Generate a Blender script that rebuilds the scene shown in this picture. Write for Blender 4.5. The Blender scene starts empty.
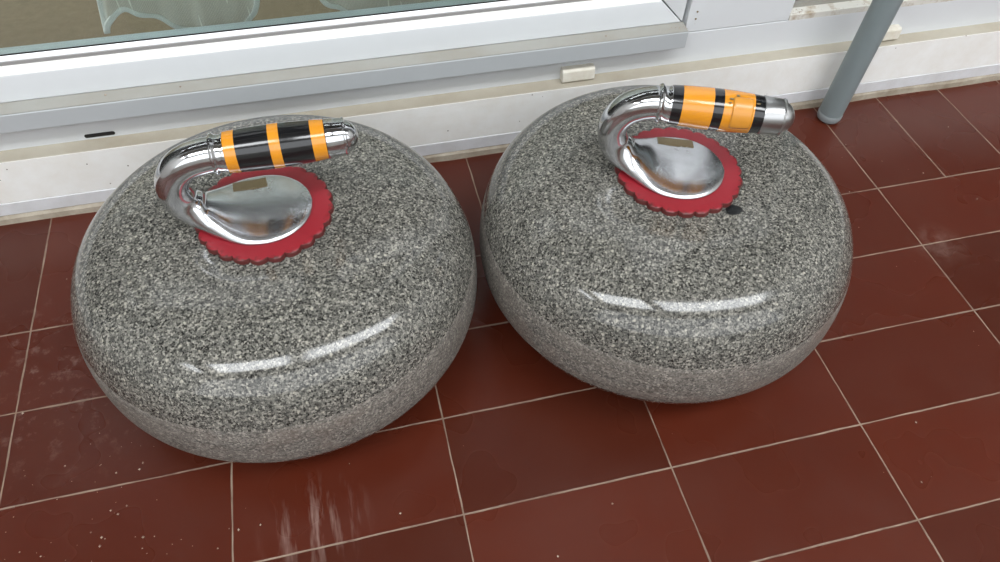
import bpy, bmesh, math, random
from mathutils import Vector, Matrix
R = math.radians
random.seed(7)
scene = bpy.context.scene
COL = scene.collection

# ------------------------------------------------------------------ helpers
def link_mesh(name, verts, faces, mat, parent=None, smooth=True, loc=None, rotz=None):
    me = bpy.data.meshes.new(name)
    me.from_pydata([tuple(v) for v in verts], [], faces)
    me.validate(); me.update()
    bm = bmesh.new(); bm.from_mesh(me)
    bmesh.ops.recalc_face_normals(bm, faces=bm.faces)
    bm.to_mesh(me); bm.free()
    if smooth:
        for p in me.polygons: p.use_smooth = True
    if mat: me.materials.append(mat)
    o = bpy.data.objects.new(name, me); COL.objects.link(o)
    if parent: o.parent = parent
    if loc: o.location = loc
    if rotz is not None: o.rotation_euler = (0, 0, rotz)
    return o

def soften(o, width, segs=2, angle=35):
    b = o.modifiers.new('bevel', 'BEVEL'); b.width = width; b.segments = segs
    b.limit_method = 'ANGLE'; b.angle_limit = R(angle)
    try: o.data.set_sharp_from_angle(angle=R(50))
    except Exception: pass
    return o

def sharp(o, ang=40):
    try: o.data.set_sharp_from_angle(angle=R(ang))
    except Exception: pass
    return o

def empty(name, loc, label=None, cat=None, group=None, kind=None, rotz=0):
    o = bpy.data.objects.new(name, None); COL.objects.link(o)
    o.empty_display_size = .05
    o.location = loc; o.rotation_euler = (0, 0, rotz)
    tag(o, label, cat, group, kind)
    return o

def tag(o, label=None, cat=None, group=None, kind=None):
    if label: o['label'] = label
    if cat: o['category'] = cat
    if group: o['group'] = group
    if kind: o['kind'] = kind
    return o

def box_data(x0, x1, y0, y1, z0, z1):
    v = [(x0,y0,z0),(x1,y0,z0),(x1,y1,z0),(x0,y1,z0),(x0,y0,z1),(x1,y0,z1),(x1,y1,z1),(x0,y1,z1)]
    f = [(0,3,2,1),(4,5,6,7),(0,1,5,4),(1,2,6,5),(2,3,7,6),(3,0,4,7)]
    return v, f

def box(name, x0, x1, y0, y1, z0, z1, mat, parent=None, bevel=0, **k):
    v, f = box_data(x0, x1, y0, y1, z0, z1)
    o = link_mesh(name, v, f, mat, parent, smooth=False, **k)
    if bevel: soften(o, bevel)
    return o

def boxes(name, lst, mat, parent=None):
    V, F = [], []
    for b in lst:
        v, f = box_data(*b); n = len(V); V += v; F += [tuple(i+n for i in q) for q in f]
    return link_mesh(name, V, F, mat, parent, smooth=False)

def prism_x(name, poly, x0, x1, mat, parent=None, bevel=0, skew=None, segs=1):
    """extrude a (y,z) outline along x; skew(z) moves the right end (mitres)"""
    n = len(poly); V = []
    for s in range(segs + 1):
        t = s / segs
        for (y, z) in poly:
            xe = x1 + (skew(z) if skew else 0)
            V.append((x0 + (xe - x0) * t, y, z))
    F = [tuple(range(n))[::-1], tuple(range(segs*n, segs*n + n))]
    for s in range(segs):
        for i in range(n):
            j = (i + 1) % n
            F.append((s*n+i, s*n+j, (s+1)*n+j, (s+1)*n+i))
    o = link_mesh(name, V, F, mat, parent, smooth=False)
    if bevel: soften(o, bevel)
    return o

def lathe(name, prof, mat, parent=None, seg=64, axis='z', cap=True, off=(0,0,0)):
    """prof: list of (t, r) along the axis"""
    V, F = [], []
    for (t, r) in prof:
        for k in range(seg):
            a = 2*math.pi*k/seg
            c, s = r*math.cos(a), r*math.sin(a)
            p = (c, s, t) if axis == 'z' else (t, c, s)
            V.append((p[0]+off[0], p[1]+off[1], p[2]+off[2]))
    for i in range(len(prof)-1):
        for k in range(seg):
            j = (k+1) % seg
            F.append((i*seg+k, i*seg+j, (i+1)*seg+j, (i+1)*seg+k))
    if cap:
        F.append(tuple(range(seg))[::-1]); n = (len(prof)-1)*seg
        F.append(tuple(range(n, n+seg)))
    return sharp(link_mesh(name, V, F, mat, parent), 38)

def catmull(keys, per):
    out = []
    n = len(keys)
    for i in range(n-1):
        p0, p1, p2, p3 = keys[max(i-1,0)], keys[i], keys[i+1], keys[min(i+2,n-1)]
        for s in range(per):
            t = s/per
            out.append([.5*((2*b)+(-a+c)*t+(2*a-5*b+4*c-d)*t*t+(-a+3*b-3*c+d)*t**3) for a,b,c,d in zip(p0,p1,p2,p3)])
    out.append(list(keys[-1]))
    return out

# ------------------------------------------------------------------ materials
def srgb(r, g, b):
    def l(c):
        c /= 255
        return c/12.92 if c <= .04045 else ((c+.055)/1.055)**2.4
    return (l(r), l(g), l(b), 1)

class NT:
    def __init__(s, name):
        s.m = bpy.data.materials.new(name); s.m.use_nodes = True
        s.t = s.m.node_tree; s.b = s.t.nodes['Principled BSDF']; s.out = s.t.nodes['Material Output']
    def n(s, kind, **k):
        nd = s.t.nodes.new(kind)
        for a, v in k.items():
            if a == 'ins':
                for key, val in v.items(): s.set(nd.inputs[key], val)
            else: setattr(nd, a, v)
        return nd
    def set(s, sock, val):
        if isinstance(val, bpy.types.NodeSocket): s.t.links.new(val, sock)
        else: sock.default_value = val
    def math(s, op, a, b=0.0, c=None):
        nd = s.t.nodes.new('ShaderNodeMath'); nd.operation = op
        s.set(nd.inputs[0], a); s.set(nd.inputs[1], b)
        if c is not None: s.set(nd.inputs[2], c)
        return nd.outputs[0]
    def mix(s, fac, a, b, blend='MIX'):
        nd = s.t.nodes.new('ShaderNodeMix'); nd.data_type = 'RGBA'; nd.blend_type = blend
        s.set(nd.inputs[0], fac); s.set(nd.inputs[6], a); s.set(nd.inputs[7], b)
        return nd.outputs[2]
    def ramp(s, fac, stops, interp='LINEAR'):
        nd = s.t.nodes.new('ShaderNodeValToRGB'); cr = nd.color_ramp; cr.interpolation = interp
        while len(cr.elements) < len(stops): cr.elements.new(.5)
        for e, (p, c) in zip(cr.elements, stops):
            e.position = p; e.color = c if len(c) == 4 else (*c, 1)
        s.set(nd.inputs[0], fac)
        return nd.outputs[0]
    def coord(s): return s.n('ShaderNodeTexCoord').outputs['Object']
    def noise(s, vec, scale, detail=3, rough=.55, out='Fac', dist=0):
        nd = s.n('ShaderNodeTexNoise', ins={'Vector': vec, 'Scale': scale, 'Detail': detail, 'Roughness': rough, 'Distortion': dist})
        return nd.outputs[out]
    def vor(s, vec, scale, out='Color', feature='F1'):
        nd = s.n('ShaderNodeTexVoronoi', ins={'Vector': vec, 'Scale': scale}); nd.feature = feature
        return nd.outputs[out]
    def bump(s, h, strength, dist):
        nd = s.n('ShaderNodeBump', ins={'Height': h, 'Strength': strength, 'Distance': dist})
        s.set(s.b.inputs['Normal'], nd.outputs[0])
    def map(s, v, a, b, c=0., d=1.):
        nd = s.n('ShaderNodeMapRange', ins={0: v, 1: a, 2: b, 3: c, 4: d}); return nd.outputs[0]

def g(v): return (v, v, v, 1)

def plain(name, col, rough=.4, metal=0., bump=None, coat=0., var=.06):
    k = NT(name); co = k.coord()
    f = k.noise(co, 60, 3)
    dark = tuple(c*(1-var) for c in col[:3]) + (1,)
    lite = tuple(min(1, c*(1+var)) for c in col[:3]) + (1,)
    k.set(k.b.inputs['Base Color'], k.mix(f, dark, lite))
    k.b.inputs['Roughness'].default_value = rough
    k.b.inputs['Metallic'].default_value = metal
    k.b.inputs['Coat Weight'].default_value = coat
    k.b.inputs['Coat Roughness'].default_value = .08
    if bump: k.bump(k.noise(co, bump[0], 4), bump[1], bump[2])
    return k.m

def granite(name, band=False, seed=0., spot=None):
    k = NT(name); co0 = k.coord()
    co = k.n('ShaderNodeVectorMath', operation='ADD', ins={0: co0, 1: (seed, seed*.7, seed*.3)}).outputs[0]
    wob = k.n('ShaderNodeVectorMath', operation='SCALE', ins={0: k.noise(co, 900, 2, out='Color'), 'Scale': .0022}).outputs[0]
    cw = k.n('ShaderNodeVectorMath', operation='ADD', ins={0: co, 1: wob}).outputs[0]
    cell = k.n('ShaderNodeSeparateColor', ins={0: k.vor(cw, 860)}).outputs
    grain = k.ramp(cell[0], [(0, srgb(14,15,15)), (.21, srgb(26,27,27)), (.28, srgb(80,81,80)), (.5, srgb(118,118,115)), (.78, srgb(158,157,152)), (1, srgb(222,219,211))])
    fine = k.n('ShaderNodeSeparateColor', ins={0: k.vor(cw, 1850)}).outputs
    fcol = k.ramp(fine[1], [(0, srgb(18,19,19)), (.25, srgb(60,61,60)), (.55, srgb(116,116,113)), (1, srgb(194,192,186))])
    col = k.mix(.36, grain, fcol)
    big = k.vor(cw, 185, 'Distance')
    white = k.map(big, .1, .22, 1, 0)
    wsel = k.n('ShaderNodeSeparateColor', ins={0: k.vor(cw, 185)}).outputs[2]
    col = k.mix(k.math('MULTIPLY', k.math('MULTIPLY', white, k.math('GREATER_THAN', wsel, .55)), .95), col, srgb(214,211,200))
    drk = k.map(k.vor(cw, 250, 'Distance'), .12, .27, 1, 0)
    dsel = k.n('ShaderNodeSeparateColor', ins={0: k.vor(cw, 250)}).outputs[0]
    col = k.mix(k.math('MULTIPLY', k.math('MULTIPLY', drk, k.math('GREATER_THAN', dsel, .6)), .92), col, srgb(34,37,38))
    cloud = k.noise(co, 16, 4)
    col = k.mix(k.map(cloud, .35, .7, .0, .55), col, k.mix(1, col, (.72,.72,.71,1), 'MULTIPLY'))
    if band:
        st = k.n('ShaderNodeMapping', ins={'Vector': co, 'Scale': (30, 30, 260)}).outputs[0]
        smear = k.noise(st, 1, 5, .6)
        col = k.mix(k.map(smear, .35, .75, .05, .48), col, srgb(160,152,144))
        col = k.mix(k.map(k.noise(co, 22, 4, .6), .5, .75, 0, .5), col, srgb(132,115,107))
        k.b.inputs['Roughness'].default_value = .55
        k.bump(k.noise(co, 700, 3), .25, .0006)
    else:
        rg = k.map(k.noise(co, 9, 5, .65), .35, .75, .07, .18)
        k.set(k.b.inputs['Roughness'], rg)
        k.bump(k.noise(co, 55, 3), .05, .0012)
    if spot:
        d = k.n('ShaderNodeVectorMath', operation='SUBTRACT', ins={0: co0, 1: spot}).outputs[0]
        d = k.n('ShaderNodeVectorMath', operation='ADD', ins={0: d, 1: k.n('ShaderNodeVectorMath', operation='SCALE', ins={0: k.noise(co0, 220, 2, out='Color'), 'Scale': .0035}).outputs[0]}).outputs[0]
        d = k.n('ShaderNodeMapping', ins={'Vector': d, 'Location': (-.00175,-.00175,-.00175)}).outputs[0]
        d = k.n('ShaderNodeMapping', ins={'Vector': d, 'Rotation': (0,0,R(20)), 'Scale': (1/.0068, 1/.0048, .0)}).outputs[0]
        ln = k.n('ShaderNodeVectorMath', operation='LENGTH', ins={0: d}).outputs['Value']
        col = k.mix(k.map(ln, .85, 1.1, 1, 0), col, srgb(34,36,38))
    k.set(k.b.inputs['Base Color'], k.mix(1, col, (.66,.64,.605,1) if not band else (.73,.70,.67,1), 'MULTIPLY'))
    k.b.inputs['Specular IOR Level'].default_value = .5
    return k.m

TW, TD = .158, .158*.4899        # tile length along the wall, tile depth
def floor_mat():
    k = NT('terracotta_tiles'); co = k.coord()
    x, y, _ = k.n('ShaderNodeSeparateXYZ', ins={0: co}).outputs
    wob = k.math('MULTIPLY', k.math('SUBTRACT', k.noise(co, 30, 2), .5), .0012)
    xw, yw = k.math('ADD', x, wob), k.math('ADD', y, wob)
    border = k.math('GREATER_THAN', yw, 4*TD)
    tx = k.math('DIVIDE', xw, k.math('SUBTRACT', TW, k.math('MULTIPLY', border, TW/2)))
    ty = k.math('DIVIDE', yw, TD)
    tyb = k.math('ADD', k.math('MULTIPLY', ty, k.math('SUBTRACT', 1, border)), k.math('MULTIPLY', border, 4.5))
    dx = k.math('MULTIPLY', k.math('ABSOLUTE', k.math('SUBTRACT', tx, k.math('ROUND', tx))), k.math('SUBTRACT', TW, k.math('MULTIPLY', border, TW/2)))
    dyr = k.math('MULTIPLY', k.math('ABSOLUTE', k.math('SUBTRACT', ty, k.math('ROUND', ty))), TD)
    dy = k.math('ADD', dyr, k.math('MULTIPLY', k.math('GREATER_THAN', yw, 4.4*TD), 1))
    d = k.math('MINIMUM', dx, dy)
    wid = k.map(k.noise(co, 24, 3),   .3, .7, .0004, .00078)
    line = k.math('SUBTRACT', 1, k.n('ShaderNodeMapRange', interpolation_type='SMOOTHSTEP', ins={0: d, 1: k.math('MULTIPLY', wid, .75), 2: k.math('MULTIPLY', wid, 1.35), 3: 0, 4: 1}).outputs[0])
    idv = k.n('ShaderNodeCombineXYZ', ins={0: k.math('FLOOR', tx), 1: k.math('FLOOR', tyb), 2: 3.3}).outputs[0]
    wn = k.n('ShaderNodeTexWhiteNoise', ins={'Vector': idv}).outputs['Value']
    base = k.ramp(wn, [(0, srgb(70,26,12)), (.5, srgb(79,29,14)), (1, srgb(88,33,17))])
    cl = k.noise(co, 9, 5, .6)
    base = k.mix(k.map(cl, .15, .9, 0, .5), base, srgb(68,29,19))
    base = k.mix(k.map(k.noise(co, 26, 4, .6), .3, 1, 0, .26), base, srgb(88,54,44))
    # dried white drips and scuffs
    st = k.n('ShaderNodeMapping', ins={'Vector': co, 'Rotation': (0,0,R(-8)), 'Scale': (110, 14, 1)}).outputs[0]
    near = k.n('ShaderNodeVectorMath', operation='DISTANCE', ins={0: co, 1: (.214, .095, 0)}).outputs['Value']
    sm = k.math('MULTIPLY', k.map(k.noise(st, 1, 4, .65), .5, .72, 0, .55), k.map(near, .012, .042, 1, 0))
    near2 = k.n('ShaderNodeVectorMath', operation='DISTANCE', ins={0: co, 1: (.035, .26, 0)}).outputs['Value']
    sm2 = k.math('MULTIPLY', k.map(k.noise(co, 75, 4, .7), .55, .75, 0, .28), k.map(near2, .03, .11, 1, 0))
    near3 = k.n('ShaderNodeVectorMath', operation='DISTANCE', ins={0: co, 1: (5.1*TW, 2.98*TD, 0)}).outputs['Value']
    sm3 = k.math('MULTIPLY', k.map(k.noise(co, 60, 4, .7), .4, .8, 0, .3), k.map(near3, .004, .03, 1, 0))
    sm = k.math('MAXIMUM', sm, k.math('MAXIMUM', sm2, sm3))
    base = k.mix(sm, base, srgb(178,152,142))
    grout = k.mix(k.map(k.noise(co, 45, 3), .3, .7), srgb(108,86,72), srgb(150,130,113))
    wear = k.map(k.noise(co, 20, 3), .32, .42, .35, 1)
    k.set(k.b.inputs['Base Color'], k.mix(k.math('MULTIPLY', line, wear), base, grout))
    k.set(k.b.inputs['Roughness'], k.math('ADD', k.map(k.noise(co, 14, 2, .5), .2, .8, .22, .36), k.math('MULTIPLY', line, .3)))
    k.b.inputs['Sheen Weight'].default_value = .0; k.b.inputs['Specular IOR Level'].default_value = .38; k.b.inputs['Sheen Roughness'].default_value = .5
    k.bump(k.math('MULTIPLY', line, -1), .35, .0012)
    return k.m

def white_plaster():
    k = NT('white_painted_masonry'); co = k.coord()
    z = k.n('ShaderNodeSeparateXYZ', ins={0: co}).outputs[2]
    f = k.noise(co, 35, 5, .65)
    col = k.mix(k.map(f, .35, .75), srgb(243,243,240), srgb(234,231,224))
    specks = k.math('MULTIPLY', k.math('LESS_THAN', k.vor(co, 95, 'Distance'), .07), k.math('GREATER_THAN', k.n('ShaderNodeSeparateColor', ins={0: k.vor(co, 95)}).outputs[0], .8))
    col = k.mix(specks, col, srgb(120,108,95))
    k.set(k.b.inputs['Base Color'], col); k.b.inputs['Roughness'].default_value = .7
    k.bump(k.noise(co, 130, 5, .6), .3, .0012)
    return k.m

def dirty(name, ca, cb, scale, lo, hi, rough=.7, bump=.3):
    k = NT(name); co = k.coord()
    k.set(k.b.inputs['Base Color'], k.mix(k.map(k.noise(co, scale, 5, .65), lo, hi), ca, cb))
    k.b.inputs['Roughness'].default_value = rough
    k.bump(k.noise(co, scale*4, 4), bump, .001)
    return k.m

def glass_mat():
    k = NT('window_glass'); t = k.t
    t.nodes.remove(k.b)
    fr = k.n('ShaderNodeFresnel', ins={'IOR': 1.5}).outputs[0]
    tr = k.n('ShaderNodeBsdfTransparent', ins={'Color': (.93,.97,.95,1)}).outputs[0]
    gl = k.n('ShaderNodeBsdfGlossy', ins={'Roughness': .01, 'Color': (1,1,1,1)}).outputs[0]
    mx = k.n('ShaderNodeMixShader', ins={0: fr, 1: tr, 2: gl}).outputs[0]
    t.links.new(mx, k.out.inputs[0])
    return k.m

def sheer_mat(name, opac, col):
    k = NT(name); t = k.t; co = k.coord()
    df = k.b; df.inputs['Base Color'].default_value = col; df.inputs['Roughness'].default_value = .9
    tr = k.n('ShaderNodeBsdfTransparent', ins={'Color': (1,1,1,1)}).outputs[0]
    w1 = k.n('ShaderNodeTexWave', ins={'Vector': co, 'Scale': 260, 'Distortion': 1.5, 'Detail': 2}).outputs['Fac']
    f = k.math('ADD', opac, k.math('MULTIPLY', k.math('SUBTRACT', w1, .5), .18))
    thread = k.math('MULTIPLY', k.math('GREATER_THAN', k.noise(k.n('ShaderNodeMapping', ins={'Vector': co, 'Scale': (260, 1, 14)}).outputs[0], 1, 1), .68), .35)
    f = k.math('ADD', f, thread)
    mx = k.n('ShaderNodeMixShader', ins={0: f, 1: tr, 2: df.outputs[0]}).outputs[0]
    t.links.new(mx, k.out.inputs[0])
    return k.m

def chrome_mat():
    k = NT('worn_chrome'); co = k.coord()
    k.b.inputs['Metallic'].default_value = 1
    k.set(k.b.inputs['Base Color'], k.mix(k.map(k.noise(co, 120, 4, .6), .4, .75), (.64,.65,.67,1), (.53,.53,.54,1)))
    cz = k.n('ShaderNodeSeparateXYZ', ins={0: co}).outputs[2]
    k.set(k.b.inputs['Roughness'], k.math('ADD', k.map(k.noise(co, 60, 5, .65),   .3, .8, .06, .15), k.map(cz, .009, .024, .15, 0)))
    k.bump(k.noise(co, 130, 3), .04, .0006)
    return k.m

def red_mat():
    k = NT('worn_red_plastic'); co = k.coord()
    ln = k.n('ShaderNodeVectorMath', operation='LENGTH', ins={0: k.n('ShaderNodeMapping', ins={'Vector': co, 'Scale': (1,1,0)}).outputs[0]}).outputs['Value']
    col = k.mix(k.noise(co, 70, 4), srgb(132,25,36), srgb(150,35,46))
    geo = k.n('ShaderNodeNewGeometry').outputs['Normal']
    nz = k.n('ShaderNodeSeparateXYZ', ins={0: geo}).outputs[2]
    side = k.map(nz, .6, .95, 1, 0)            # side faces mixed toward brown
    edge = k.math('MAXIMUM', side, k.math('MULTIPLY', k.map(k.noise(co, 300, 3), .5, .7), k.map(ln, .0415, .0455, 0, 1.2)))
    col = k.mix(k.math('MINIMUM', edge, .88), col, srgb(74,34,30))
    k.set(k.b.inputs['Base Color'], col); k.b.inputs['Roughness'].default_value = .38
    return k.m

M = dict(
    floor=floor_mat(), plaster=white_plaster(),
    cement=dirty('bare_cement', srgb(176,166,150), srgb(134,122,105), 40, .35, .7),
    skirt=dirty('pale_grey_paint', srgb(222,223,226), srgb(206,206,206), 30, .4, .7, .6, .15),
    ledge=dirty('dusty_ledge', srgb(178,171,156), srgb(160,149,130), 18, .4, .8),
    pvc=plain('white_plastic_frame', srgb(216,219,221), .3, var=.02),
    cream=dirty('dusty_white_plastic', srgb(234,233,229), srgb(212,206,198), 300, .5, .85, .5, .2),
    gasket=plain('grey_rubber_gasket', srgb(150,148,146), .6),
    bead=plain('glossy_white_bead', srgb(240,243,247), .12, coat=.6, var=.01),
    alu=plain('grey_aluminium', srgb(182,186,188), .42, 0, var=.03),
    alu_dirty=dirty('dusty_aluminium_top', srgb(158,157,151), srgb(148,143,132), 16, .4, .8, .6, .1),
    spacer=plain('blue_grey_spacer', srgb(200,215,222), .35, 0),
    dark=plain('dark_void', srgb(30,28,26), .8),
    glass=glass_mat(), chrome=chrome_mat(), red=red_mat(),
    black=plain('gloss_black_plastic', srgb(20,20,22), .16, coat=.5, var=.1),
    yellow=plain('gloss_amber_plastic', srgb(216,142,36), .2, coat=.5, var=.05),
    patch=plain('yellowed_tape', srgb(206,140,50), .3, coat=.2, var=.09),
    worn=plain('steel_ferrule', srgb(176,176,176), .3, 1.0),
    dullbrown=plain('dull_brown', srgb(132,116,86), .5, .2, var=.12),
    pole=plain('grey_painted_steel', srgb(136,148,150), .45, 0, bump=(220,.08,.0005), var=.05),
    polecap=plain('grey_plastic_foot', srgb(140,146,148), .5),
    capwhite=dirty('off_white_plastic', srgb(226,222,210), srgb(206,198,180), 70, .4, .75, .45, .1),
    interior=dirty('brown_carpet', srgb(150,136,114), srgb(140,126,105), 120, .35, .7, .95, .2),
    roomwall=plain('cream_room_wall', srgb(190,180,165), .8),
    ceiling=plain('white_ceiling_paint', srgb(225,226,226), .8),
    soffit=plain('grey_brown_soffit', srgb(104,99,92), .8),
    front=plain('grey_added_wall', srgb(196,194,190), .8),
    sheer=sheer_mat('sheer_voile', .58, srgb(216,220,216)),
    hem=sheer_mat('sheer_hem', .9, srgb(226,230,228)),
    grit=dirty('pale_grit', srgb(186,170,154), srgb(132,108,94), 200, .4, .6),
)

# ------------------------------------------------------------------ setting
XL, XR = -1.9, 2.6
floor = link_mesh('floor', [(XL,-1.5,0),(XR,-1.5,0),(XR,.46,0),(XL,.46,0),(XL,-1.5,-.06),(XR,-1.5,-.06),(XR,.46,-.06),(XL,.46,-.06)],
                  [(0,1,2,3),(7,6,5,4),(0,4,5,1),(1,5,6,2),(2,6,7,3),(3,7,4,0)], M['floor'], smooth=False)
tag(floor, kind='structure')

wall = prism_x('wall_back', [(.4455,.0),(.4455,.012),(.4445,.0215),(.4432,.0235),(.443,.0682),(.60,.0682),(.60,0)], XL, XR, M['plaster'])
tag(wall, kind='structure')
# cement bead along the floor with an uneven front
V, F = [], []; n = 150
for i in range(n+1):
    x = XL + (XR-XL)*i/n
    a, b = random.uniform(-.0008,.0008), random.uniform(-.0007,.0007)
    for (y, z) in ((.4404+a, 0), (.4412+a, .0062+b), (.4440, .0088+b), (.447, .0088), (.447, 0)): V.append((x, y, z))
for i in range(n):
    for j in range(5):
        F.append((i*5+j, i*5+(j+1)%5, (i+1)*5+(j+1)%5, (i+1)*5+j))
F += [(4,3,2,1,0), tuple(n*5+j for j in range(5))]
tag(link_mesh('baseboard_back', V, F, M['cement'], smooth=False), kind='structure')
# painted skirt band and dusty ledge
tag(prism_x('trim_1', [(.4428,.0088),(.4424,.0222),(.4460,.0222),(.4460,.0088)], XL, XR, M['skirt']), kind='structure')
tag(prism_x('trim_2', [(.4436,.0676),(.4438,.0686),(.4585,.0695),(.4585,.0676)], XL, XR, M['ledge']), kind='structure')

# --- window unit left of the post
w1 = empty('window_1', (0,0,0), kind='structure')
YF = .458
prism_x('lower_frame', [(YF,.0690),(YF,.1038),(.53,.1038),(.53,.0690)], XL, XR, M['pvc'], w1, .0006)
prism_x('drip_sill', [(.445,.0968),(.445,.1138),(.4603,.1150),(.4603,.1125),(.4485,.1115),(.4475,.0968)], XL, .6145, M['alu'], w1, .0005)
prism_x('sill_top_skin', [(.4458,.1141),(.4458,.1146),(.4600,.1157),(.4600,.1150)], XL, .6140, M['alu_dirty'], w1)
mit = lambda z: -(z-.1150)*1.0
prism_x('sash_rail', [(.4602,.1157),(.4602,.1396),(.4665,.1459),(.4665,.1492),(.4745,.1492),(.4745,.1400),(.4885,.1380),(.4885,.1157)], XL, .6128, M['pvc'], w1, .0006, skew=mit)
prism_x('sash_rail_bevel', [(.4603,.1402),(.4661,.1463),(.4668,.1460),(.4606,.1398)], XL, .585, M['cream'], w1)
prism_x('gasket', [(.4655,.1459),(.4655,.1488),(.4695,.1495),(.4695,.1459)], XL, .577, M['gasket'], w1)
bp = [(.4702,.1486),(.4671,.1488),(.4669,.1494),(.4672,.1499),(.4685,.1518),(.4690,.1523),(.4702,.1524)]
prism_x('glazing_bead', bp, XL, .575, M['bead'], w1)
prism_x('gasket', [(.4693,.1520),(.4693,.1530),(.4704,.1531),(.4704,.1520)], XL, .575, M['dark'], w1)
def glass_pane(name, x0, x1, z0, z1, y, par):
    link_mesh(name, *box_data(x0,x1,y,y+.004,z0,z1), M['glass'], par, smooth=False)
glass_pane('glass_pane', XL, .578, .1495, 2.02, .4704, w1)
prism_x('glazing_spacer', [(.4765,.1380),(.4765,.1478),(.4885,.1478),(.4885,.1380)], XL, .578, M['spacer'], w1)
# right stile of the sash, mitred into the rail
def stile(name, outline, mat, par, z1=2.06):
    V = [(x,y,zb) for (x,y,zb) in outline] + [(x,y,z1) for (x,y,_) in outline]
    n = len(outline)
    F = [tuple(range(n))[::-1], tuple(range(n,2*n))] + [(i,(i+1)%n,(i+1)%n+n,i+n) for i in range(n)]
    return link_mesh(name, V, F, mat, par, smooth=False)
soften(stile('sash_stile', [(.6134,.4602,.1157),(.5895,.4602,.1400),(.583,.4665,.1466),(.578,.4665,.1510),(.578,.4745,.1510),(.6134,.4885,.1157)], M['pvc'], w1), .0005)
box('head_frame', XL, XR, YF, .53, 2.06, 2.14, M['pvc'], w1)
box('mullion', -.98, -.88, YF, .50, .116, 2.06, M['pvc'], w1, .001)
# post
post = boxes('post', [(.6141+.003,.7292,YF-.0002,.53,.1047,2.06)], M['pvc'], w1); soften(post, .0005)
for z in (.1265, .1190):
    lathe('screw', [(0,.0009),(.0006,.0009),(.0008,.0003)], M['dullbrown'], w1, 12).matrix_local = Matrix.Translation((.6255,YF-.0004,z)) @ Matrix.Rotation(R(90),4,'X')
# slots and drain caps
def slot(x0, x1, z, par):
    r = .0019; V = []
    for i in range(9):
        a = -math.pi/2 + math.pi*i/8; V.append((x1-r+r*math.cos(a), 0, z+r*math.sin(a)))
    for i in range(9):
        a = math.pi/2 + math.pi*i/8; V.append((x0+r+r*math.cos(a), 0, z+r*math.sin(a)))
    n = len(V)
    V = [(x, YF-.00035, zz) for x,_,zz in V] + [(x, YF+.001, zz) for x,_,zz in V]
    F = [tuple(range(n)), tuple(range(n,2*n))[::-1]] + [(i,(i+1)%n,(i+1)%n+n,i+n) for i in range(n)]
    link_mesh('drain_slot', V, F, M['dark'], par, smooth=False)
slot(.0560, .0815, .0734, w1)
def drain_cap(x0, x1, par):
    prism_x('drain_cap', [(.4580,.0700),(.4500,.0700),(.4485,.0715),(.4495,.0815),(.4515,.0835),(.4580,.0835)], x0, x1, M['capwhite'], par, .0006)
drain_cap(.4935, .5265, w1)

# --- glazed door right of the post
w2 = empty('window_2', (0,0,0), kind='structure')
prism_x('threshold', [(YF,.1032),(YF,.1100),(.4685,.1112),(.4685,.1032)], .7300, XR, dirty('stained_white_plastic', srgb(216,214,206), srgb(160,138,110), 70, .5, .72, .5, .2), w2, .0006)
prism_x('threshold_track', [(.4683,.1032),(.4683,.1150),(.4740,.1150),(.4740,.1032)], .7300, XR, M['alu_dirty'], w2)
glass_pane('glass_pane', .732, XR, .112, 2.04, .478, w2)
prism_x('door_rail', [(.484,.1032),(.484,.150),(.52,.150),(.52,.1032)], .7300, XR, plain('dark_green_grey_rail', srgb(70,76,72), .4), w2)
drain_cap(.8310, .8655, w2)

# house wall above and room behind the glass
tag(boxes('wall_upper', [(XL,XR,.456,.60,2.14,2.5)], M['plaster']), kind='structure')
tag(box('floor_room', XL, XR, .53, 3.2, .02, .092, M['interior']), kind='structure')
tag(boxes('wall_room', [(XL,XR,3.2,3.3,.0,2.5),(XL-.1,XL,.5,3.3,0,2.5),(XR,XR+.1,.5,3.3,0,2.5)], M['roomwall']), kind='structure')
tag(box('ceiling_room', XL-.1, XR+.1, .60, 3.3, 2.4, 2.5, M['ceiling']), kind='structure')
# balcony: ceiling with a roof light strip, walls added around it
SY0, SY1, CZ = -1.02, -.46, 2.30
tag(boxes('ceiling', [(XL,XR,SY1,.456,CZ,CZ+.1),(XL,XR,-1.6,SY0,CZ,CZ+.1),(.06,.29,SY0,SY1,CZ,CZ+.1),(-1.62,-1.25,SY0,SY1,CZ,CZ+.1)], M['soffit']), kind='structure')
tag(boxes('wall_front_added', [(XL,XR,-1.6,-1.5,-.06,.78)], M['front']), kind='structure')  # unseen parapet, added for chrome reflections and pale to bounce light back

tag(boxes('wall_left_added', [(XL-.1,XL,-1.6,.5,-.06,CZ+.1)], M['front']), kind='structure')  # unseen end wall, added to keep side sky out of the chrome
tag(boxes('wall_right_added', [(XR,XR+.1,-1.6,.5,-.06,CZ+.1)], M['front']), kind='structure')  # also unseen and added, blocks the sky at this end

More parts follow.
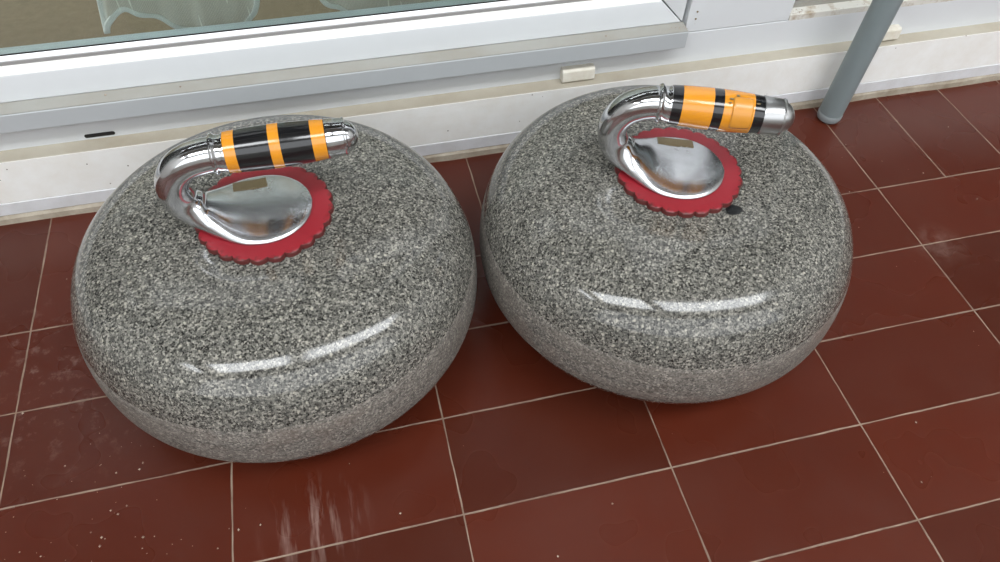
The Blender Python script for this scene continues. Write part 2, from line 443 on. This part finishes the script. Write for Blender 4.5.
# ------------------------------------------------------------------ curtains
def curtain(name, cols, label):
    """cols: (x_bottom, z_bottom, x_top)"""
    e = empty(name, (cols[len(cols)//2][0], .522, 2.0), label, 'curtain', 'sheer curtains behind the window')
    bx = e.location.x
    c = catmull([list(q) for q in cols], 6); rows = 24
    V, F = [], []
    fold = lambda x, t: .006*math.sin(x*95+.6*t)*(0.5+.5*t) + .003*math.sin(x*240)
    for (xb, zb, xt) in c:
        for r_ in range(rows+1):
            t = (r_/rows)**2
            V.append((xb+(xt-xb)*min(1, t*45) - bx, fold(xb, t), zb+(2.0-zb)*t - 2.0))
    for i in range(len(c)-1):
        for r_ in range(rows):
            a = i*(rows+1)+r_; F.append((a, a+rows+1, a+rows+2, a+1))
    o = link_mesh('cloth', V, F, M['sheer'], e)
    # hem: a flattened tube along the lower edge and up both sides
    path = [V[i*(rows+1)] for i in range(len(c))]
    left = [V[r_] for r_ in range(10, 0, -1)]; right = [V[(len(c)-1)*(rows+1)+r_] for r_ in range(1, 11)]
    path = [Vector(q) for q in left + path + right]
    HV, HF = [], []; sg = 8
    for i, q in enumerate(path):
        tg = (path[min(i+1,len(path)-1)]-path[max(i-1,0)]).normalized()
        side = tg.cross(Vector((0,1,0))).normalized()
        for k in range(sg):
            a = 2*math.pi*k/sg
            HV.append(q + side*.0026*math.cos(a) + Vector((0,1,0))*.0011*math.sin(a))
    for i in range(len(path)-1):
        for k in range(sg): HF.append((i*sg+k, i*sg+(k+1)%sg, (i+1)*sg+(k+1)%sg, (i+1)*sg+k))
    HF += [tuple(range(sg))[::-1], tuple(range((len(path)-1)*sg, len(path)*sg))]
    link_mesh('hem', HV, HF, M['hem'], e)
curtain('sheer_curtain', [(.0903,.1290,.098),(.0955,.1400,.105),(.1060,.1492,.114),(.1177,.1510,.124),(.1313,.1430,.137),(.146,.1314,.150),(.165,.122,.167),(.190,.120,.192),(.2133,.128,.215),(.221,.139,.224),(.2245,.152,.228)],
        'sheer white voile curtain with arched hem, left of the two behind the glass')
curtain('sheer_curtain', [(.2785,.148,.274),(.2805,.1405,.277),(.2856,.1340,.283),(.2942,.1293,.292),(.315,.123,.313),(.36,.118,.36),(.41,.119,.41),(.46,.122,.46),(.50,.13,.50)],
        'sheer white voile curtain with rounded lower corner, right of the two behind the glass')

# ------------------------------------------------------------------ pole
pe = empty('grey_pole', (.7955,.4195,0), 'smooth grey metal pole standing on the tiles against the white wall', 'pole')
lean = (.0047/.14, .0)
def tilted(o):
    o.rotation_euler = (0, math.atan(lean[0]), 0); return o
tilted(lathe('tube', [(.0075,.0112),(.0075,.0123),(.0085,.0126),(1.05,.0126)], M['pole'], pe, 48))
tilted(lathe('foot_cap', [(.0006,.0095),(.0016,.0116),(.0045,.0127),(.0088,.0131),(.0098,.0127),(.0098,.0112)], M['polecap'], pe, 48))

# ------------------------------------------------------------------ curling stones
RB, ZM, HT = .1449, .0668, .0734
EA, EB, EA2, EB2 = 5.33, 2.454, 2.2507, 2.2
HB = ZM*1.045
ZB1, ZB0 = .0955, .0520
TOP = ZM + HT
def prof_r(z):
    d = z - ZM
    if d >= 0: return RB*max(0, 1-(d/HT)**EB)**(1/EA)
    return RB*max(0, 1-(-d/HB)**EB2)**(1/EA2)
def prof_upper():
    pts = []
    N = 60
    for i in range(N+1):                      # from the band up to the centre of the top
        t = i/N
        z = ZB1 + (TOP-ZB1)*(1-(1-t)**2.6)
        pts.append((z, prof_r(z)))
    # resample the flat top by radius
    top = [(z, r) for z, r in pts if r > RB*.72]
    for j in range(26):
        r = RB*.72*(1-(j)/25.5)
        z = ZM + HT*(1-(r/RB)**EA)**(1/EB)
        top.append((z, max(r, .0006)))
    return top

def make_handle(root, style):
    """chrome gooseneck; local x runs along the grip, z=0 on the stone's top"""
    nd, hz, bx = style['neck_dx'], style['bar_z']-.0590, style['bar_dx']
    P = .004                                   # thickness of the red plate under it
    K = []
    for ph in (2, 14, 26, 40, 55, 70, 84, 96):
        x = .0328*math.cos(R(ph)); a = max(.0015, .0328*math.sin(R(ph)))
        K.append((x, P+.0004, 180, a, .0016+.0036*math.sin(R(ph)), .0004))
    K += [(-.0125,P+.0004,180,.0312,.0064,.0004), (-.0205,P+.0006,180,.0277,.0080,.0006), (-.0285,.0052,178,.0226,.0110,.0012),
          (-.0365+nd*.3,.0078,166,.0172,.0120,.0040), (-.0430+nd,.0140+hz*0.00,140,.0132,.0120,.0090), (-.0474+nd,.0206+hz*0.15,116,.0120,.0106,.0104),
          (-.0498+nd,.0286+hz*0.32,98,.0114,.0103,.0103), (-.0500+nd,.0365+hz*0.50,82,.0111,.0103,.0103), (-.0470+nd,.0450+hz*0.69,58,.0110,.0104,.0104),
          (-.0412+nd,.0522+hz*0.85,38,.0110,.0106,.0106), (-.0330+nd,.0568+hz*0.95,18,.0110,.0108,.0108), (-.0255+(nd+bx)/2,.0587+hz*0.99,5,.0110,.0110,.0110), (-.0205+bx,.0590+hz*1.00,0,.0110,.0110,.0110)]
    S = catmull([list(q) for q in K], 5); sg = 48
    V, F = [], []
    for (x, z, th, a, bt, bb) in S:
        t = R(th); nx, nz = math.sin(t), -math.cos(t)
        for k in range(sg):
            ph = 2*math.pi*k/sg
            c, s_ = math.cos(ph), math.sin(ph)
            e = 2/2.15
            cy = a*math.copysign(abs(c)**e, c); q = (bt if s_ > 0 else bb)*math.copysign(abs(s_)**e, s_)
            V.append((x+nx*q, cy, z+nz*q))
    n = len(S)
    for i in range(n-1):
        for k in range(sg): F.append((i*sg+k, i*sg+(k+1)%sg, (i+1)*sg+(k+1)%sg, (i+1)*sg+k))
    F += [tuple(range(sg))[::-1], tuple(range((n-1)*sg, n*sg))]
    h = link_mesh('handle', V, F, M['chrome'], root)
    ax = (0, 0, style['bar_z'])
    lathe('collar', [(-.0228,.0108),(-.0226,.0124),(-.0218,.0131),(-.0208,.0133),(-.0200,.0127),(-.0192,.0118),(-.0185,.0116),(-.0160,.0117),(-.0152,.0122),(-.0138,.0122),(-.0136,.0110)], M['chrome'], h, 64, 'x', off=(bx,0,style['bar_z']))
    # grip: one barrel of black plastic with yellow rings let into it
    gx0, gx1 = -.0140+bx, style['grip_end']
    def gr(x):
        t = (x-gx0)/(gx1-gx0)
        return .0124 + .0015*math.sin(math.pi*min(1, max(0, t*.96+.06)))**.8
    xs = [gx0 + (gx1-gx0)*i/40 for i in range(41)]
    gp = lathe('grip', [(gx0,.0112)] + [(x, gr(x)) for x in xs] + [(gx1,.0112)], M['black'], root, 64, 'x', off=ax)
    tag(gp, style['grip_label'])
    for (x0, x1) in style['bands']:
        pts = [x0 + (x1-x0)*i/10 for i in range(11)]
        lathe('yellow_band', [(x0, gr(x0)-.0003)] + [(x, gr(x)+.00016) for x in pts] + [(x1, gr(x1)-.0003)], M['yellow'], gp, 64, 'x', off=ax)
    if style.get('patch'):
        x0, x1, a0, a1 = style['patch']
        V, F = [], []; nx_, na = 10, 20
        # rounded-corner shell hugging the grip
        for sh in (0, 1):
            for i in range(nx_+1):
                u = i/nx_*2-1
                for j in range(na+1):
                    w = j/na*2-1
                    uu = u*(1-.06*max(0,abs(w)-.8)/.2); ww = w*(1-.08*max(0,abs(u)-.8)/.2)
                    x = (x0+x1)/2+uu*(x1-x0)/2; a = (a0+a1)/2+ww*(a1-a0)/2
                    edge = max(abs(u), abs(w))
                    rr = gr(x) + (.0001 if sh == 0 else .00085 - (.0003 if edge > .95 else 0))
                    V.append((x, -rr*math.cos(a), style['bar_z']+rr*math.sin(a)))
        n1 = (nx_+1)*(na+1)
        for i in range(nx_):
            for j in range(na):
                a = i*(na+1)+j; q = (a, a+1, a+na+2, a+na+1)
                F.append(q[::-1]); F.append(tuple(k+n1 for k in q))
        ring = [i*(na+1) for i in range(nx_+1)] + [nx_*(na+1)+j for j in range(1,na+1)] + [i*(na+1)+na for i in range(nx_-1,-1,-1)] + [j for j in range(na-1,0,-1)]
        for a, b in zip(ring, ring[1:]+ring[:1]): F.append((a, b, b+n1, a+n1))
        tag(link_mesh('repair_tape', V, F, M['patch'], gp), 'peeling strip of yellowed tape')
        sharp(gp.children[-1], 40)
        # flakes of old glue beside the tape
        for (x, a, s_) in ((.0198, R(70), .0016), (.0240, R(84), .0012), (.0372, R(66), .0015), (.0190, R(58), .0010)):
            rr = gr(x)+.0003
            o = lathe('glue_flake', [(0,s_*.9),(.0004,s_),(.0007,s_*.6)], M['dullbrown'], gp, 9)
            o.matrix_local = Matrix.Translation((x, -rr*math.cos(a), style['bar_z']+rr*math.sin(a))) @ Matrix.Rotation(-(a-R(90))*-1, 4, 'X')
    e0, e1 = gx1, style['ferrule_end']
    fm = M[style['ferrule']]
    f = lathe('ferrule', [(e0,.0110),(e0+.0002,.0125),(e0+.001,.0128),(e1-.001,.0119),(e1,.0117),(e1,.0105)], fm, h, 64, 'x', off=ax)
    if style['ferrule'] == 'worn': tag(f, 'dull grey steel end sleeve')
    lathe('end_cap', [(e1-.0002,.0108),(e1,.0120),(e1+.0008,.0124),(e1+.0016,.0121),(e1+.0019,.0106),(e1+.0022,.0100),(e1+.0040,.0094),(e1+.0060,.0080),(e1+.0078,.0058),(e1+.0090,.0030),(e1+.0094,.0008)], fm if style['ferrule']!='worn' else M['worn'], h, 64, 'x', off=ax)
    # small raised brown rectangle on the foot
    (px, py, w, d, rz) = style['foot_rect']
    V, F = [], []
    def foot_z(x, y):
        best = P
        for (sx, sz, th, a, bt, bb) in S:
            if abs(th-180) < 3 and abs(sx-x) < .0025 and abs(y) < a:
                best = max(best, sz + bt*(1-(abs(y)/a)**2.15)**(1/2.15))
        return best
    nn = 10
    for sh in (0, 1):
        for i in range(nn+1):
            for j in range(nn+1):
                u, v = (i/nn-.5)*w, (j/nn-.5)*d
                x = px+u*math.cos(rz)-v*math.sin(rz); y = py+u*math.sin(rz)+v*math.cos(rz)
                V.append((x, y, foot_z(x, y) + (.00055 if sh else -.0003)))
    m1 = (nn+1)**2
    for i in range(nn):
        for j in range(nn):
            a = i*(nn+1)+j; q = (a, a+nn+1, a+nn+2, a+1)
            F.append(tuple(k+m1 for k in q)); F.append(q[::-1])
    ring = [i*(nn+1) for i in range(nn+1)] + [nn*(nn+1)+j for j in range(1,nn+1)] + [i*(nn+1)+nn for i in range(nn-1,-1,-1)] + [j for j in range(nn-1,0,-1)]
    for a, b in zip(ring, ring[1:]+ring[:1]): F.append((a, b, b+m1, a+m1))
    tag(link_mesh('brown_rect', V, F, M['dullbrown'], h, smooth=False), 'small flat brown rectangle')
    return h

def stone(loc, rot, label, style, seed, spot=None):
    root = empty('curling_stone', loc, label, 'curling stone', 'curling stones on the tiled floor')
    body_m = granite('polished_granite', False, seed, spot)
    band_m = granite('rough_granite_band', True, seed)
    up = prof_upper()
    low = []
    for i in range(25):
        z = ZB0*(1-i/24); low.append((z, prof_r(z)))
    # body: polished top, slightly sunk core behind the band, polished underside
    prof = [(0, .0006)] + [(z, r) for z, r in reversed(low)] + [(ZB0+.0004, prof_r(ZB0)-.002), (ZB1-.0004, prof_r(ZB1)-.002)] + up
    body = lathe('granite_body', prof, body_m, root, 160)
    bz = [ZB0 + (ZB1-ZB0)*i/24 for i in range(25)]
    bprof = [(ZB0, prof_r(ZB0)-.0025), (ZB0, prof_r(ZB0)-.0002)] + [(z, prof_r(z)+.0003*math.sin(math.pi*i/24)**.3) for i, z in enumerate(bz)][1:-1] + [(ZB1, prof_r(ZB1)-.0002), (ZB1, prof_r(ZB1)-.0025)]
    b = lathe('striking_band', bprof, band_m, body, 160, cap=False)
    tag(b, 'rough paler unpolished granite band')
    # scalloped red plate
    NS = style['scallops']; per = 10; V, F = [], []
    tot = NS*per
    rim = []
    for i in range(tot):
        a = 2*math.pi*i/tot; u = (i % per)/per
        rim.append((a, .0440 + .0026*abs(math.sin(math.pi*u))**.7 + random.uniform(-.00025,.00025)))
    for (zz, sc) in ((-.0006,1.0), (.0030,1.0), (.0038,.985), (.0040,.93), (.0040,.35)):
        for a, r in rim:
            V.append((r*sc*math.cos(a), r*sc*math.sin(a), zz))
    for l in range(4):
        for i in range(tot):
            j = (i+1) % tot; F.append((l*tot+i, l*tot+j, (l+1)*tot+j, (l+1)*tot+i))
    F += [tuple(range(tot))[::-1], tuple(range(4*tot, 5*tot))]
    pl = link_mesh('scalloped_plate', V, F, M['red'], root, loc=(0,0,TOP), rotz=rot)
    sharp(pl, 45)
    for o in [make_handle(root, style)] + [c for c in root.children if c.name.split('.')[0] == 'grip']:
        o.location = (0, 0, TOP); o.rotation_euler = (0, 0, rot)
    return root

left_style = dict(grip_end=.0503, ferrule_end=.0612, ferrule='chrome', scallops=24, neck_dx=0, bar_dx=.0030, bar_z=.0570,
    bands=[(-.0109,-.0040),(.0163,.0228),(.0418,.0502)], grip_label='gloss black grip with three narrow yellow rings',
    foot_rect=(-.0075,.0205,.0225,.0095,R(6)))
right_style = dict(grip_end=.0420, ferrule_end=.0550, ferrule='worn', scallops=24, neck_dx=-.0025, bar_dx=-.0036, bar_z=.0590,
    bands=[(-.0110,.0090),(.0155,.0355)], grip_label='gloss black grip with two wide yellow rings', patch=(.0210,.0345,R(-12),R(80)),
    foot_rect=(-.0035,.0228,.0265,.0090,R(4)))
CL = (.2181,.2627,0); CR = (.5131,.2411,0)
stone(CL, 0, 'grey granite curling stone with mostly black grip, nearer the left edge', left_style, 0.0)
stone(CR, R(-22.3), 'grey granite curling stone with wide yellow grip bands, beside the grey pole', right_style, 3.7, spot=(.5375-CR[0], .1965-CR[1], TOP))

# ------------------------------------------------------------------ grit on the floor
SILL = [(.0895,.4540,.0012),(.1500,.4530,.0009),(.5330,.4520,.0009),(.5130,.4525,.0005)]
V, F = [], []
def crumb(x, y, s):
    n = len(V)
    for (a, b, c) in ((1,0,0),(-1,0,0),(0,1,0),(0,-1,0),(0,0,1),(0,0,-.6)):
        V.append((x+a*s*random.uniform(.7,1.3), y+b*s*random.uniform(.7,1.3), s*.55+c*s*random.uniform(.6,.9)))
    for q in ((0,2,4),(2,1,4),(1,3,4),(3,0,4),(2,0,5),(1,2,5),(3,1,5),(0,3,5)): F.append(tuple(n+i for i in q))
for _ in range(110):
    x, y = random.gauss(.075,.055), random.gauss(.115,.05)
    if (x-CL[0])**2+(y-CL[1])**2 < .118**2: continue
    crumb(x, y, random.choice((.0003,.0004,.0004,.0006,.0009)))
for _ in range(70):
    x, y = random.uniform(-.05,.95), random.uniform(0,.43)
    if min(math.hypot(x-CL[0],y-CL[1]), math.hypot(x-CR[0],y-CR[1])) < .118: continue
    crumb(x, y, random.choice((.0003,.0004,.0005,.0008)))
def crumb_at(x, y, z, s):
    n = len(V); crumb(x, y, s)
    for i in range(n, len(V)): V[i] = (V[i][0], V[i][1], V[i][2]+z)
for _ in range(26): crumb_at(random.gauss(.600,.012), random.uniform(.4485,.4595), .1150, random.choice((.0003,.0004,.0005)))
for _ in range(40): crumb_at(.7300+abs(random.gauss(0,.009)), random.uniform(.4585,.4675), .1103, random.choice((.0004,.0005,.0008)))
for _ in range(30): crumb_at(random.uniform(.735,.86), random.uniform(.4585,.4675), .1103, random.choice((.0003,.0004,.0006)))
for (x, y, s_) in SILL: crumb_at(x, y, .1152, s_)
gr_ = link_mesh('floor_grit', V, F, M['grit'], smooth=False)
tag(gr_, 'pale grit and crumbs scattered over the red tiles and window sill', 'grit', kind='stuff')

# ------------------------------------------------------------------ light
w = bpy.data.worlds.new('World'); scene.world = w; w.use_nodes = True
bg = w.node_tree.nodes['Background']
bg.inputs[0].default_value = (.93,.965,1,1); bg.inputs[1].default_value = 2.5
def area(name, x0, x1, y0, y1, z, power):
    l = bpy.data.lights.new(name, 'AREA'); l.shape = 'RECTANGLE'
    l.size = x1-x0; l.size_y = y1-y0; l.energy = power*(x1-x0)*(y1-y0); l.color = (.95,.98,1)
    o = bpy.data.objects.new(name, l); COL.objects.link(o); o.location = ((x0+x1)/2, (y0+y1)/2, z)
    return o
rl = area('room_fill', -.7, .7, -.6, .6, 0, 31); rl.location = (XL+.02, 1.5, 1.3); rl.rotation_euler = (0, R(-90), 0)  # added fill light, no opening here; brightens the room behind the glass
for (x0, x1) in ((-1.9,-1.48),(-1.32,.10),(.24,2.3)):
    area('skylight', x0, x1, SY0+.01, SY1-.01, CZ+.05, 33)

# ------------------------------------------------------------------ camera
cd = bpy.data.cameras.new('Camera'); cam = bpy.data.objects.new('Camera', cd); COL.objects.link(cam)
cam.location = (.28362619, -.10994328, .50840362)
cam.rotation_euler = (R(38.26410521), R(-1.46395213), R(-13.66188765))
cd.sensor_fit = 'HORIZONTAL'; cd.sensor_width = 36; cd.lens = 729.2229/1000*36; cd.clip_start = .01
scene.camera = cam
vs = scene.view_settings
vs.view_transform = 'Standard'; vs.look = 'None'; vs.gamma = 1; vs.use_curve_mapping = False
vs.exposure = 0.0
